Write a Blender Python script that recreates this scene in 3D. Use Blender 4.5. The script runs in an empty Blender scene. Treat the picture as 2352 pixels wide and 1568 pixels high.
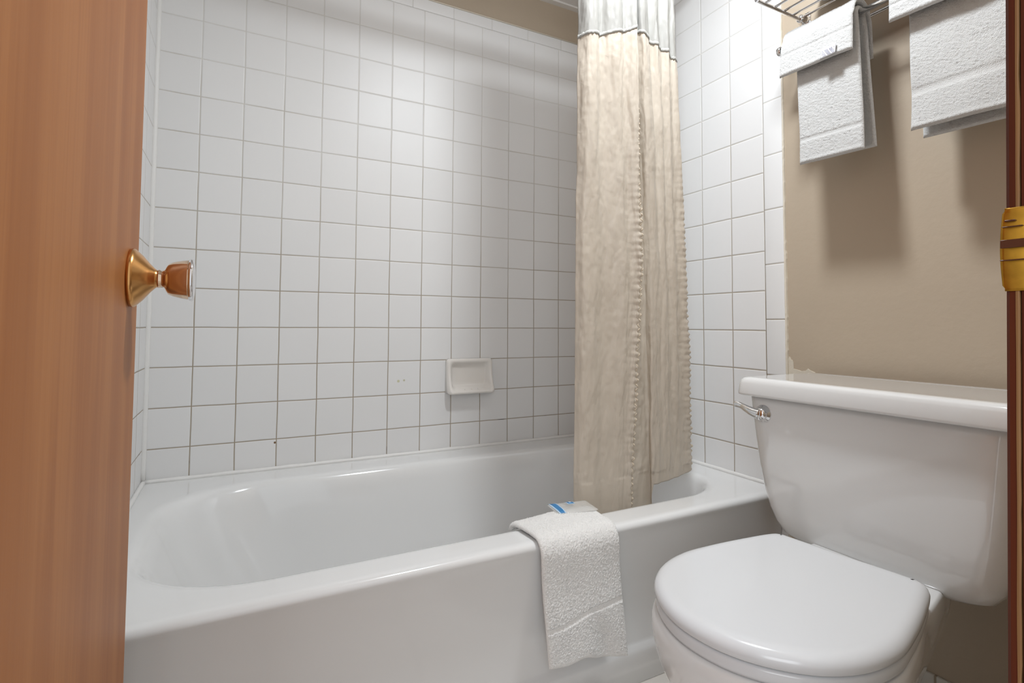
import bpy, bmesh, math, random
from mathutils import Vector, Matrix, noise
random.seed(4)
PI = math.pi
scene = bpy.context.scene
COL = scene.collection

# ---------------------------------------------------------------- camera
cam_d = bpy.data.cameras.new('camera'); cam = bpy.data.objects.new('camera', cam_d); COL.objects.link(cam)
R_ = Vector((0.8867, -0.4624, 0.0053)); D_ = Vector((0.0245, 0.0355, -0.9991)); F_ = Vector((0.4618, 0.8860, 0.0428))
F_.normalize(); R_ = (R_ - F_ * R_.dot(F_)).normalized(); U_ = R_.cross(F_).normalized()
cam.matrix_world = Matrix(((R_.x, U_.x, -F_.x, 0.2184), (R_.y, U_.y, -F_.y, -1.7418), (R_.z, U_.z, -F_.z, 0.8019), (0, 0, 0, 1)))
cam_d.sensor_width = 36; cam_d.sensor_fit = 'HORIZONTAL'
cam_d.lens = 1213.15 / 2352 * 36
cam_d.shift_x = (1176 - 1177.07) / 2352; cam_d.shift_y = (693.98 - 784) / 2352
cam_d.clip_start = 0.01
scene.camera = cam

# ---------------------------------------------------------------- world, lights, exposure
w = bpy.data.worlds.new('world'); scene.world = w; w.use_nodes = True
w.node_tree.nodes['Background'].inputs[0].default_value = (0.93, 0.965, 1.0, 1)
w.node_tree.nodes['Background'].inputs[1].default_value = 0.75
vs = scene.view_settings
vs.view_transform = 'Standard'; vs.look = 'None'; vs.exposure = 0.31; vs.gamma = 1; vs.use_curve_mapping = False


def area(name, loc, target, size, power, col, sy=None):
    l = bpy.data.lights.new(name, 'AREA'); l.energy = power; l.color = col; l.size = size
    if sy: l.shape = 'RECTANGLE'; l.size_y = sy
    o = bpy.data.objects.new(name, l); COL.objects.link(o); o.location = loc
    o.rotation_euler = (Vector(target) - Vector(loc)).to_track_quat('-Z', 'Y').to_euler()
    return o


LC = (0.90, 0.955, 1.0)
cl_ = area('ceiling_light', (0.950, -1.05, 2.02), (0.950, -1.05, 0), 0.15, 9.8, LC); cl_.data.shape = 'DISK'
pl_ = bpy.data.lights.new('lamp_glow', 'POINT'); pl_.energy = 4.2; pl_.color = LC; pl_.shadow_soft_size = 0.07
po_ = bpy.data.objects.new('lamp_glow', pl_); COL.objects.link(po_); po_.location = (0.950, -1.05, 1.965)
area('doorway_fill', (-0.65, -2.95, 1.65), (1.1, -0.9, 0.9), 1.0, 13, LC)  # unseen fill light added beyond the doorway to brighten towel and toilet

# ---------------------------------------------------------------- materials
def new_mat(name):
    m = bpy.data.materials.new(name); m.use_nodes = True
    nt = m.node_tree; b = nt.nodes['Principled BSDF']
    return m, nt, b


class N:
    def __init__(s, nt): s.nt = nt
    def n(s, t, **k):
        x = s.nt.nodes.new(t)
        for a, v in k.items(): setattr(x, a, v)
        return x
    def l(s, a, b): s.nt.links.new(a, b)
    def m(s, op, a, b=None, c=None, clamp=False):
        x = s.nt.nodes.new('ShaderNodeMath'); x.operation = op; x.use_clamp = clamp
        for i, v in enumerate((a, b, c)):
            if v is None: continue
            if hasattr(v, 'links'): s.l(v, x.inputs[i])
            else: x.inputs[i].default_value = v
        return x.outputs[0]
    def mix(s, f, a, b):
        x = s.nt.nodes.new('ShaderNodeMix'); x.data_type = 'RGBA'
        for i, v in ((0, f), (6, a), (7, b)):
            if hasattr(v, 'links'): s.l(v, x.inputs[i])
            elif i == 0: x.inputs[0].default_value = v
            else: x.inputs[i].default_value = (*v, 1)
        return x.outputs[2]
    def ss(s, v, a, b):
        x = s.nt.nodes.new('ShaderNodeMapRange'); x.interpolation_type = 'SMOOTHSTEP'
        s.l(v, x.inputs[0]); x.inputs[1].default_value = a; x.inputs[2].default_value = b
        return x.outputs[0]


def simple(name, col, rough=0.4, metal=0.0, bump=0.0, bscale=200, var=0.0, vscale=3, coat=0.0, spec=0.5):
    m, nt, b = new_mat(name); g = N(nt)
    b.inputs['Base Color'].default_value = (*col, 1); b.inputs['Roughness'].default_value = rough
    b.inputs['Metallic'].default_value = metal; b.inputs['Coat Weight'].default_value = coat
    b.inputs['Specular IOR Level'].default_value = spec
    tc = g.n('ShaderNodeTexCoord')
    nz = g.n('ShaderNodeTexNoise'); nz.inputs['Scale'].default_value = vscale; nz.inputs['Detail'].default_value = 4
    g.l(tc.outputs['Object'], nz.inputs['Vector'])
    c2 = tuple(c * (1 - var) for c in col)
    g.l(g.mix(g.ss(nz.outputs['Fac'], 0.35, 0.65), col, c2), b.inputs['Base Color'])
    if bump:
        n2 = g.n('ShaderNodeTexNoise'); n2.inputs['Scale'].default_value = bscale; n2.inputs['Detail'].default_value = 3
        g.l(tc.outputs['Object'], n2.inputs['Vector'])
        bp = g.n('ShaderNodeBump'); bp.inputs['Strength'].default_value = bump; bp.inputs['Distance'].default_value = 0.002
        g.l(n2.outputs['Fac'], bp.inputs['Height']); g.l(bp.outputs[0], b.inputs['Normal'])
    return m


P = 0.1107
def tile_mat(name, uaxis, u0, v0=0.79, pu=P, pv=P, white=(0.81, 0.805, 0.80), floor=False, vert=True, horiz=True, half=0.0012, marks=()):
    m, nt, b = new_mat(name); g = N(nt)
    tc = g.n('ShaderNodeTexCoord'); sp = g.n('ShaderNodeSeparateXYZ'); g.l(tc.outputs['Object'], sp.inputs[0])
    U = sp.outputs[uaxis]; V = sp.outputs[1 if floor else 2]
    wob = g.n('ShaderNodeTexNoise'); wob.inputs['Scale'].default_value = 6; g.l(tc.outputs['Object'], wob.inputs['Vector'])
    wv = g.m('MULTIPLY', g.m('SUBTRACT', wob.outputs['Fac'], 0.5), 0.0035)
    un = g.m('DIVIDE', g.m('SUBTRACT', g.m('ADD', U, wv), u0), pu); vn = g.m('DIVIDE', g.m('SUBTRACT', g.m('ADD', V, wv), v0), pv)
    def dist(x, p):
        fr = g.m('FRACT', x); return g.m('MULTIPLY', g.m('SUBTRACT', 0.5, g.m('ABSOLUTE', g.m('SUBTRACT', fr, 0.5))), p)
    du = dist(un, pu) if vert else None; dv = dist(vn, pv) if horiz else None
    d = g.m('MINIMUM', du, dv) if (vert and horiz) else (du or dv)
    line = g.m('SUBTRACT', 1.0, g.ss(d, half * 0.55, half * 1.6))
    cell = g.n('ShaderNodeCombineXYZ'); g.l(g.m('FLOOR', un), cell.inputs[0]); g.l(g.m('FLOOR', vn), cell.inputs[1])
    wn = g.n('ShaderNodeTexWhiteNoise'); wn.noise_dimensions = '3D'; g.l(cell.outputs[0], wn.inputs['Vector'])
    # grout: pale where clean, tan with mildew low on the wall
    nz = g.n('ShaderNodeTexNoise'); nz.inputs['Scale'].default_value = 5; nz.inputs['Detail'].default_value = 5; g.l(tc.outputs['Object'], nz.inputs['Vector'])
    if floor:
        gc = (0.16, 0.14, 0.12)
    else:
        z = sp.outputs[2]
        low = g.m('SUBTRACT', 1.0, g.ss(g.m('ADD', z, g.m('MULTIPLY', g.m('SUBTRACT', nz.outputs['Fac'], 0.5), 1.1)), 0.62, 1.75))
        gc = g.mix(low, (0.70, 0.685, 0.655), (0.36, 0.30, 0.225))
        n3 = g.n('ShaderNodeTexNoise'); n3.inputs['Scale'].default_value = 14; g.l(tc.outputs['Object'], n3.inputs['Vector'])
        mild = g.m('MULTIPLY', g.ss(n3.outputs['Fac'], 0.60, 0.72), g.m('SUBTRACT', 1.0, g.ss(z, 0.42, 0.62)))
        gc = g.mix(mild, gc, (0.05, 0.04, 0.03))
    tv = g.m('MULTIPLY', wn.outputs['Value'], 1.0)
    tcol = g.mix(tv, white, tuple(c * 0.965 for c in white))
    if marks:
        for (mx, mz, mr, mc) in marks:
            dd = g.m('SQRT', g.m('ADD', g.m('POWER', g.m('SUBTRACT', U, mx), 2.0), g.m('POWER', g.m('SUBTRACT', sp.outputs[2], mz), 2.0)))
            dd = g.m('ADD', dd, g.m('MULTIPLY', g.m('SUBTRACT', nz.outputs['Fac'], 0.5), 0.004))
            tcol = g.mix(g.m('SUBTRACT', 1.0, g.ss(dd, mr * 0.5, mr)), tcol, mc)
    g.l(g.mix(line, tcol, gc), b.inputs['Base Color'])
    rg = g.m('ADD', 0.42 if not floor else 0.4, g.m('MULTIPLY', line, 0.5)); g.l(rg, b.inputs['Roughness'])
    b.inputs['Specular IOR Level'].default_value = 0.4
    hgt = g.ss(d, 0.0, half * 3.2)
    va = g.n('ShaderNodeVectorMath'); va.operation = 'SUBTRACT'; g.l(wn.outputs['Color'], va.inputs[0]); va.inputs[1].default_value = (.5, .5, .5)
    vsn = g.n('ShaderNodeVectorMath'); vsn.operation = 'SCALE'; g.l(va.outputs[0], vsn.inputs[0]); vsn.inputs['Scale'].default_value = 0.022
    ge = g.n('ShaderNodeNewGeometry'); vad = g.n('ShaderNodeVectorMath'); vad.operation = 'ADD'
    g.l(ge.outputs['Normal'], vad.inputs[0]); g.l(vsn.outputs[0], vad.inputs[1])
    vno = g.n('ShaderNodeVectorMath'); vno.operation = 'NORMALIZE'; g.l(vad.outputs[0], vno.inputs[0])
    ripple = g.n('ShaderNodeTexNoise'); ripple.inputs['Scale'].default_value = 22; g.l(tc.outputs['Object'], ripple.inputs['Vector'])
    bp = g.n('ShaderNodeBump'); bp.inputs['Distance'].default_value = 0.0012; bp.inputs['Strength'].default_value = 0.8
    g.l(g.m('ADD', hgt, g.m('MULTIPLY', ripple.outputs['Fac'], 0.25)), bp.inputs['Height']); g.l(vno.outputs[0], bp.inputs['Normal']); g.l(bp.outputs[0], b.inputs['Normal'])
    return m


def wood_mat(name, base, dark, light, axis=0, rough=0.35):
    m, nt, b = new_mat(name); g = N(nt)
    tc = g.n('ShaderNodeTexCoord'); mp = g.n('ShaderNodeMapping'); g.l(tc.outputs['Object'], mp.inputs[0])
    mp.inputs['Scale'].default_value = (22, 22, 1.1)
    n1 = g.n('ShaderNodeTexNoise'); n1.inputs['Scale'].default_value = 1.0; n1.inputs['Detail'].default_value = 6; n1.inputs['Distortion'].default_value = 0.6
    g.l(mp.outputs[0], n1.inputs['Vector'])
    mp2 = g.n('ShaderNodeMapping'); g.l(tc.outputs['Object'], mp2.inputs[0]); mp2.inputs['Scale'].default_value = (160, 160, 4)
    n2 = g.n('ShaderNodeTexNoise'); n2.inputs['Scale'].default_value = 1.0; n2.inputs['Detail'].default_value = 3; g.l(mp2.outputs[0], n2.inputs['Vector'])
    mp3 = g.n('ShaderNodeMapping'); g.l(tc.outputs['Object'], mp3.inputs[0]); mp3.inputs['Scale'].default_value = (5, 5, 1.2)
    n3 = g.n('ShaderNodeTexNoise'); n3.inputs['Scale'].default_value = 1.0; n3.inputs['Detail'].default_value = 2; g.l(mp3.outputs[0], n3.inputs['Vector'])
    c = g.mix(g.ss(n1.outputs['Fac'], 0.38, 0.62), dark, light)
    c = g.mix(0.5, c, base)
    c = g.mix(g.m('MULTIPLY', g.ss(n2.outputs['Fac'], 0.45, 0.7), 0.35), c, dark)
    c = g.mix(g.m('MULTIPLY', g.ss(n3.outputs['Fac'], 0.4, 0.65), 0.35), c, light)
    g.l(c, b.inputs['Base Color']); b.inputs['Roughness'].default_value = rough; b.inputs['Specular IOR Level'].default_value = 0.25
    bp = g.n('ShaderNodeBump'); bp.inputs['Strength'].default_value = 0.12; bp.inputs['Distance'].default_value = 0.001
    g.l(n2.outputs['Fac'], bp.inputs['Height']); g.l(bp.outputs[0], b.inputs['Normal'])
    return m


def cloth_mat(name, col, rough=0.6, trans=0.2, bump=0.15, scale=900, sheen=0.3, wr=0.0):
    m, nt, b = new_mat(name); g = N(nt)
    b.inputs['Base Color'].default_value = (*col, 1); b.inputs['Roughness'].default_value = rough
    b.inputs['Sheen Weight'].default_value = sheen
    tc = g.n('ShaderNodeTexCoord'); n2 = g.n('ShaderNodeTexNoise'); n2.inputs['Scale'].default_value = scale; n2.inputs['Detail'].default_value = 2
    g.l(tc.outputs['Object'], n2.inputs['Vector'])
    h = n2.outputs['Fac']
    if wr:
        n3 = g.n('ShaderNodeTexNoise'); n3.inputs['Scale'].default_value = 38; n3.inputs['Detail'].default_value = 5; n3.inputs['Distortion'].default_value = 1.2
        g.l(tc.outputs['Object'], n3.inputs['Vector'])
        h = g.m('ADD', g.m('MULTIPLY', h, 0.2), g.m('MULTIPLY', n3.outputs['Fac'], wr))
    bp = g.n('ShaderNodeBump'); bp.inputs['Strength'].default_value = bump; bp.inputs['Distance'].default_value = 0.002
    g.l(h, bp.inputs['Height']); g.l(bp.outputs[0], b.inputs['Normal'])
    if trans:
        t = g.n('ShaderNodeBsdfTranslucent'); t.inputs[0].default_value = (*col, 1); mx = g.n('ShaderNodeMixShader')
        mx.inputs[0].default_value = trans; g.l(b.outputs[0], mx.inputs[1]); g.l(t.outputs[0], mx.inputs[2])
        g.l(mx.outputs[0], nt.nodes['Material Output'].inputs[0])
    return m


M = {}
M['tile_back'] = tile_mat('glazed tile back', 0, 0.0, marks=((0.700, 0.613, 0.006, (0.62, 0.60, 0.42)), (0.719, 0.615, 0.005, (0.55, 0.53, 0.38)), (0.328, 0.447, 0.004, (0.16, 0.08, 0.03))))
M['tile_right'] = tile_mat('glazed tile right', 1, -0.765)
M['tile_left'] = tile_mat('glazed tile left', 1, 0.0)
M['trim_right'] = tile_mat('bullnose right', 1, -0.5, v0=0.821 - 0.152, pv=0.152, vert=False)
M['trim_top'] = tile_mat('bullnose top', 0, 1.035, pu=0.152, horiz=False, half=0.0009)
M['floor'] = tile_mat('floor tile', 0, 0.60, v0=-0.90, pu=0.305, pv=0.305, white=(0.70, 0.66, 0.61), floor=True, half=0.0025)
M['base'] = tile_mat('base tile', 1, -1.148, v0=5, pu=0.20, white=(0.66, 0.63, 0.58), horiz=False, half=0.0022)
M['paint'] = simple('tan wall paint', (0.48, 0.395, 0.30), 0.55, bump=0.25, bscale=60, var=0.03)
M['ceil'] = simple('ceiling white', (0.78, 0.76, 0.74), 0.8, bump=0.3, bscale=300)
M['white_metal'] = simple('ceiling angle white', (0.80, 0.78, 0.75), 0.4)
M['porcelain'] = simple('vitreous china', (0.765, 0.765, 0.76), 0.07, coat=0.6, spec=0.55)
M['plastic'] = simple('seat plastic', (0.70, 0.71, 0.725), 0.16)
M['tub'] = simple('enamel white', (0.80, 0.80, 0.795), 0.12, coat=0.4)
M['caulk'] = simple('caulk white', (0.82, 0.81, 0.79), 0.45, bump=0.3, bscale=90)
M['ragged'] = simple('caulk cream', (0.66, 0.60, 0.50), 0.6, bump=0.4, bscale=120)
M['soap'] = simple('soap dish china', (0.80, 0.765, 0.72), 0.12, coat=0.5)
M['chrome'] = simple('chrome', (0.82, 0.82, 0.83), 0.07, metal=1)
M['rose'] = simple('satin bronze', (0.64, 0.335, 0.12), 0.22, metal=1)
M['knob'] = simple('polished bronze', (0.72, 0.53, 0.38), 0.12, metal=1)
M['door'] = wood_mat('door veneer', (0.37, 0.135, 0.036), (0.28, 0.088, 0.020), (0.45, 0.185, 0.058), rough=0.5)
M['jamb'] = wood_mat('dark jamb', (0.085, 0.016, 0.006), (0.035, 0.007, 0.004), (0.13, 0.03, 0.01), rough=0.5)
M['worn'] = wood_mat('worn jamb edge', (0.25, 0.125, 0.045), (0.13, 0.05, 0.02), (0.36, 0.20, 0.09), rough=0.5)
M['brass'] = simple('brass', (0.52, 0.27, 0.035), 0.42, metal=1, var=0.25, vscale=60)
M['brown'] = simple('dark screw', (0.09, 0.03, 0.015), 0.4)
M['curtain'] = cloth_mat('curtain satin', (0.79, 0.72, 0.625), 0.36, 0.42, 0.4, 700, 0.2, wr=1.0)
M['header'] = cloth_mat('curtain sheer', (0.54, 0.53, 0.50), 0.5, 0.4, 0.2, 700, 0.1)
M['stitch'] = cloth_mat('curtain stitching', (0.66, 0.56, 0.43), 0.6, 0.1, 0.2, 900)
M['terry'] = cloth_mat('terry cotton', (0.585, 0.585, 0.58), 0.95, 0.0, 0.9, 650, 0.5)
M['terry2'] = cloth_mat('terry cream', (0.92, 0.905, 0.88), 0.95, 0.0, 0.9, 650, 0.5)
M['label'] = simple('label cloth', (0.66, 0.66, 0.70), 0.7, bump=0.5, bscale=900)
M['grey_ink'] = simple('grey print', (0.42, 0.42, 0.50), 0.7)
M['film'] = simple('clear wrap', (0.84, 0.83, 0.80), 0.15, coat=0.6); M['film'].node_tree.nodes['Principled BSDF'].inputs['Alpha'].default_value = 0.4
M['blue'] = simple('blue print', (0.035, 0.21, 0.47), 0.25)
M['pale_blue'] = simple('pale blue print', (0.55, 0.72, 0.90), 0.3)
M['rod'] = M['chrome']

# ---------------------------------------------------------------- mesh helpers
def obj(name, vs_, fs, mat, parent=None, smooth=True, bevel=0.0, seg=3, solid=0.0, sub=0, recalc=True):
    me = bpy.data.meshes.new(name); me.from_pydata([tuple(v) for v in vs_], [], fs)
    bm = bmesh.new(); bm.from_mesh(me)
    if recalc: bmesh.ops.recalc_face_normals(bm, faces=bm.faces)
    bm.to_mesh(me); bm.free()
    me.materials.append(mat)
    for p in me.polygons: p.use_smooth = smooth
    o = bpy.data.objects.new(name, me); COL.objects.link(o)
    if parent: o.parent = parent
    if bevel:
        md = o.modifiers.new('bevel', 'BEVEL'); md.width = bevel; md.segments = seg; md.limit_method = 'ANGLE'; md.angle_limit = 0.6
        md.harden_normals = False
    if solid:
        md = o.modifiers.new('solid', 'SOLIDIFY'); md.thickness = solid; md.offset = 0
    if sub:
        md = o.modifiers.new('sub', 'SUBSURF'); md.levels = sub; md.render_levels = sub
    return o


def boxes(lst):
    v = []; f = []
    for (x0, x1, y0, y1, z0, z1) in lst:
        k = len(v)
        v += [(x0, y0, z0), (x1, y0, z0), (x1, y1, z0), (x0, y1, z0), (x0, y0, z1), (x1, y0, z1), (x1, y1, z1), (x0, y1, z1)]
        f += [[k + i for i in q] for q in ((0, 3, 2, 1), (4, 5, 6, 7), (0, 1, 5, 4), (1, 2, 6, 5), (2, 3, 7, 6), (3, 0, 4, 7))]
    return v, f


def box(name, x0, x1, y0, y1, z0, z1, mat, parent=None, bevel=0.0, seg=3, smooth=False):
    v, f = boxes([(x0, x1, y0, y1, z0, z1)])
    return obj(name, v, f, mat, parent, smooth=bevel > 0 or smooth, bevel=bevel, seg=seg)


def loft(rings, cap0=True, cap1=True, closed=True):
    v = []; f = []; n = len(rings[0])
    for r in rings: v += [tuple(p) for p in r]
    for i in range(len(rings) - 1):
        for j in range(n if closed else n - 1):
            k = (j + 1) % n
            f.append([i * n + j, i * n + k, (i + 1) * n + k, (i + 1) * n + j])
    if cap0: f.append(list(range(n))[::-1])
    if cap1: f.append([(len(rings) - 1) * n + j for j in range(n)])
    return v, f


def tube(path, r, n=16, rad=None):
    path = [Vector(p) for p in path]; rings = []
    t0 = (path[1] - path[0]).normalized(); a = Vector((0, 0, 1)) if abs(t0.z) < .9 else Vector((1, 0, 0))
    nrm = (a - t0 * a.dot(t0)).normalized()
    for i, p in enumerate(path):
        t = (path[min(i + 1, len(path) - 1)] - path[max(i - 1, 0)]).normalized()
        nrm = (nrm - t * nrm.dot(t)).normalized(); bn = t.cross(nrm)
        rr = rad[i] if rad else r
        rings.append([p + (nrm * math.cos(2 * PI * k / n) + bn * math.sin(2 * PI * k / n)) * rr for k in range(n)])
    return loft(rings)


def merge(*parts):
    v = []; f = []
    for a, b in parts:
        k = len(v); v += list(a); f += [[i + k for i in q] for q in b]
    return v, f


def lathe(profile, origin, axis, n=48):
    """profile: (distance along axis, radius)"""
    ax = Vector(axis).normalized(); a = Vector((0, 0, 1)) if abs(ax.z) < .9 else Vector((1, 0, 0))
    u = (a - ax * a.dot(ax)).normalized(); w_ = ax.cross(u); o = Vector(origin)
    return loft([[o + ax * d + (u * math.cos(2 * PI * k / n) + w_ * math.sin(2 * PI * k / n)) * max(r, 1e-5) for k in range(n)] for d, r in profile])


def spline(pts, n, closed=False):
    pts = [Vector(p) for p in pts]; m = len(pts); out = []
    segs = m if closed else m - 1
    for i in range(segs):
        p0 = pts[(i - 1) % m] if (closed or i > 0) else pts[0] * 2 - pts[1]
        p1 = pts[i]; p2 = pts[(i + 1) % m]
        p3 = pts[(i + 2) % m] if (closed or i + 2 < m) else pts[-1] * 2 - pts[-2]
        for k in range(n):
            t = k / n
            out.append(0.5 * ((2 * p1) + (p2 - p0) * t + (2 * p0 - 5 * p1 + 4 * p2 - p3) * t * t + (3 * p1 - p0 - 3 * p2 + p3) * t ** 3))
    if not closed: out.append(pts[-1])
    return out


def rrect(x0, x1, y0, y1, c, nc=10, nx=24, ny=10):
    """rounded rectangle, c = four (rx, ry) for corners (x1,y0),(x1,y1),(x0,y1),(x0,y0), ccw"""
    out = []
    def corner(cx, cy, rx, ry, a0):
        for k in range(nc + 1):
            a = a0 + PI / 2 * k / nc; out.append((cx + rx * math.cos(a), cy + ry * math.sin(a)))
    def side(a, b, n):
        for k in range(1, n): out.append((a[0] + (b[0] - a[0]) * k / n, a[1] + (b[1] - a[1]) * k / n))
    (ax, ay), (bx, by), (cx, cy), (dx, dy) = c
    corner(x1 - ax, y0 + ay, ax, ay, -PI / 2); side(out[-1], (x1, y1 - by), ny)
    corner(x1 - bx, y1 - by, bx, by, 0); side(out[-1], (x0 + cx, y1), nx)
    corner(x0 + cx, y1 - cy, cx, cy, PI / 2); side(out[-1], (x0, y0 + dy), ny)
    corner(x0 + dx, y0 + dy, dx, dy, PI); side(out[-1], (x1 - ax, y0), nx)
    return out


def thing(name, label, cat, loc=(0, 0, 0), group=None):
    o = bpy.data.objects.new(name, None); COL.objects.link(o); o.location = loc
    o['label'] = label; o['category'] = cat
    if group: o['group'] = group
    o.empty_display_size = 0.05
    return o


def adopt(root, *os):
    """children keep world coordinates"""
    for o in os:
        o.parent = root
        l = root.location
        o.data.transform(Matrix.Translation((-l.x, -l.y, -l.z)))


def tag(o, label, cat, group=None):
    o['label'] = label; o['category'] = cat
    if group: o['group'] = group
    return o


def struct(o):
    o['kind'] = 'structure'; return o


W = 1.522; RIM = 0.369; CZ = 2.085; FY = -1.574
# ---------------------------------------------------------------- shell
struct(box('floor', -0.1, 1.63, -2.3, 0.1, -0.05, 0, M['floor']))
struct(box('ceiling', -0.1, 1.63, -1.69, 0.1, CZ, CZ + 0.05, M['ceil']))
wb = struct(box('wall_back', -0.1, 1.63, 0.008, 0.1, 0, CZ, M['paint']))
box('tile_facing', 0.0, W, 0.0, 0.008, 0.3, 1.897, M['tile_back'], wb)
v, f = boxes([(0.0, W, -0.001, 0.008, 1.897, 1.938)])
box('bullnose_trim', 0.0, W, -0.0006, 0.008, 1.8975, 1.940, M['trim_top'], wb, bevel=0.003)
v, f = tube([(0, -0.001, 1.9405), (0.5, -0.0005, 1.942), (1.0, -0.001, 1.941), (W, -0.001, 1.9405)], 0.0022, 8)
obj('caulk_bead', v, f, M['ragged'], wb)
def strip(x, y, z0, z1, wd):
    pts = []
    for i in range(41):
        z = z0 + (z1 - z0) * i / 40
        pts.append((x + 0.0006 * noise.noise((z * 9, x * 5, 1)), y, z))
    return tube(pts, wd, 10)
v, f = strip(0.003, -0.003, RIM, 1.94, 0.0075); obj('corner_caulk', v, f, M['caulk'], wb)
v, f = strip(W - 0.003, -0.003, RIM, 1.94, 0.006); obj('corner_caulk', v, f, M['caulk'], wb)

wr_ = struct(box('wall_right', W + 0.008, 1.63, -1.69, 0.1, 0, CZ, M['paint']))
box('tile_facing', W, W + 0.008, -0.765, 0.0, 0.0, 1.897, M['tile_right'], wr_)
box('bullnose_trim', W - 0.0006, W + 0.008, -0.8225, -0.7655, 0.0, 1.897, M['trim_right'], wr_, bevel=0.003)
box('top_trim', W - 0.0006, W + 0.008, -0.8225, 0.0, 1.8975, 1.938, M['trim_top'], wr_, bevel=0.003)
# ragged cream caulk along the tile edge and paint patch at its foot
rings = []
for i in range(260):
    z = 0.0 + 1.93 * i / 259
    n1 = noise.noise((z * 22, 3.1, 0)); n2 = noise.noise((z * 90, 7.7, 0))
    wd = 0.0032 + 0.0016 * n1 + 0.0022 * max(0, n2) + (0.0015 if 0.65 < z < 1.0 else 0)
    rings.append([(W + 0.0085, -0.8215, z), (W + 0.001 + 0.001 * n2, -0.8222, z), (W + 0.003, -0.8222 - wd * 0.8, z), (W + 0.0085, -0.8222 - wd, z)])
v, f = loft(rings); obj('ragged_caulk', v, f, M['ragged'], wr_, smooth=False)
pts = [(-0.8262, 0.62), (-0.8262, 0.716), (-0.829, 0.722), (-0.8315, 0.719), (-0.834, 0.713), (-0.8375, 0.713), (-0.840, 0.706), (-0.841, 0.690), (-0.852, 0.688), (-0.862, 0.6855), (-0.872, 0.687), (-0.880, 0.6935), (-0.886, 0.6895), (-0.899, 0.685), (-0.91, 0.62)]
v, f = loft([[(W + 0.0085, a, b_) for a, b_ in pts], [(W + 0.0066, a - 0.0004, b_ - 0.0006) for a, b_ in pts]])
obj('peeled_paint_patch', v, f, M['ragged'], wr_, smooth=False)

wl = struct(box('wall_left', -0.1, -0.008, -1.69, 0.1, 0, CZ, M['paint']))
box('tile_facing', -0.008, 0.0, -0.765, 0.0, 0.0, 1.897, M['tile_left'], wl)
box('bullnose_trim', -0.008, 0.0006, -0.8225, -0.7655, 0.0, 1.897, M['trim_right'], wl, bevel=0.003)
box('top_trim', -0.008, 0.0006, -0.8225, 0.0, 1.8975, 1.938, M['trim_top'], wl, bevel=0.003)
JX0, JX1, JT = 0.072, 0.700, 2.03
v, f = boxes([(-0.008, JX0 - 0.018, -1.68, FY, 0, CZ), (JX1 + 0.018, W + 0.008, -1.68, FY, 0, CZ), (JX0 - 0.018, JX1 + 0.018, -1.68, FY, JT + 0.018, CZ)])
struct(obj('wall_front', v, f, M['paint'], smooth=False))
# ceiling wall angle
v, f = boxes([(-0.008, W + 0.008, -0.016, 0.008, 2.0785, CZ), (W - 0.014, W + 0.008, FY, -0.016, 2.0785, CZ)])
struct(obj('trim_1', v, f, M['white_metal'], smooth=False))
v, f = boxes([(-0.008, W + 0.008, -0.55, -0.525, 2.0805, CZ)]); struct(obj('trim_2', v, f, M['white_metal'], smooth=False))
struct(box('baseboard_right', W + 0.000, W + 0.008, FY, -0.8265, 0.0, 0.078, M['base'], bevel=0.002))

# door frame: right jamb with worn corner, left jamb, head
fr = struct(box('trim_3', JX1 + 0.0006, JX1 + 0.018, -1.70, FY - 0.0105, 0, JT, M['jamb']))
box('head_jamb', JX0, JX1 + 0.018, -1.70, FY, JT, JT + 0.018, M['jamb'], fr)
box('hinge_jamb', JX0 - 0.018, JX0, -1.70, FY, 0, JT, M['jamb'], fr)
# rounded dark nose, then the worn line where the varnish has rubbed off
rn = []
for z_i in range(140):
    z = JT * z_i / 139
    q = 0.00035 * noise.noise((z * 14, 0, 2)) + 0.0002 * noise.noise((z * 50, 0, 5))
    rn.append([(JX1 + 0.018, FY + 0.0, z), (JX1 + 0.0035, FY + 0.0, z), (JX1 + 0.0012, FY - 0.0008, z), (JX1, FY - 0.0028, z), (JX1, FY - 0.0063 + q, z), (JX1 + 0.018, FY - 0.0063 + q, z)])
v, f = loft(rn); obj('jamb_nose', v, f, M['jamb'], fr, smooth=False)
rn = []
for z_i in range(200):
    z = JT * z_i / 199
    q = 0.00035 * noise.noise((z * 14, 0, 2)); q2 = 0.0007 * noise.noise((z * 30, 4, 2)) + 0.0005 * noise.noise((z * 90, 4, 9))
    rn.append([(JX1 - 0.0003, FY - 0.0063 + q, z), (JX1 - 0.0005, FY - 0.0075, z), (JX1 - 0.0002, FY - 0.0084 + q2, z), (JX1 + 0.01, FY - 0.0094, z), (JX1 + 0.01, FY - 0.0063, z)])
v, f = loft(rn); obj('worn_edge', v, f, M['worn'], fr, smooth=False)
box('jamb_face', JX1, JX1 + 0.018, -1.70, FY - 0.0094, 0, JT, M['jamb'], fr)
box('door_stop', JX1 - 0.010, JX1, -1.66, -1.618, 0, JT, M['jamb'], fr, bevel=0.002)
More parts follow.
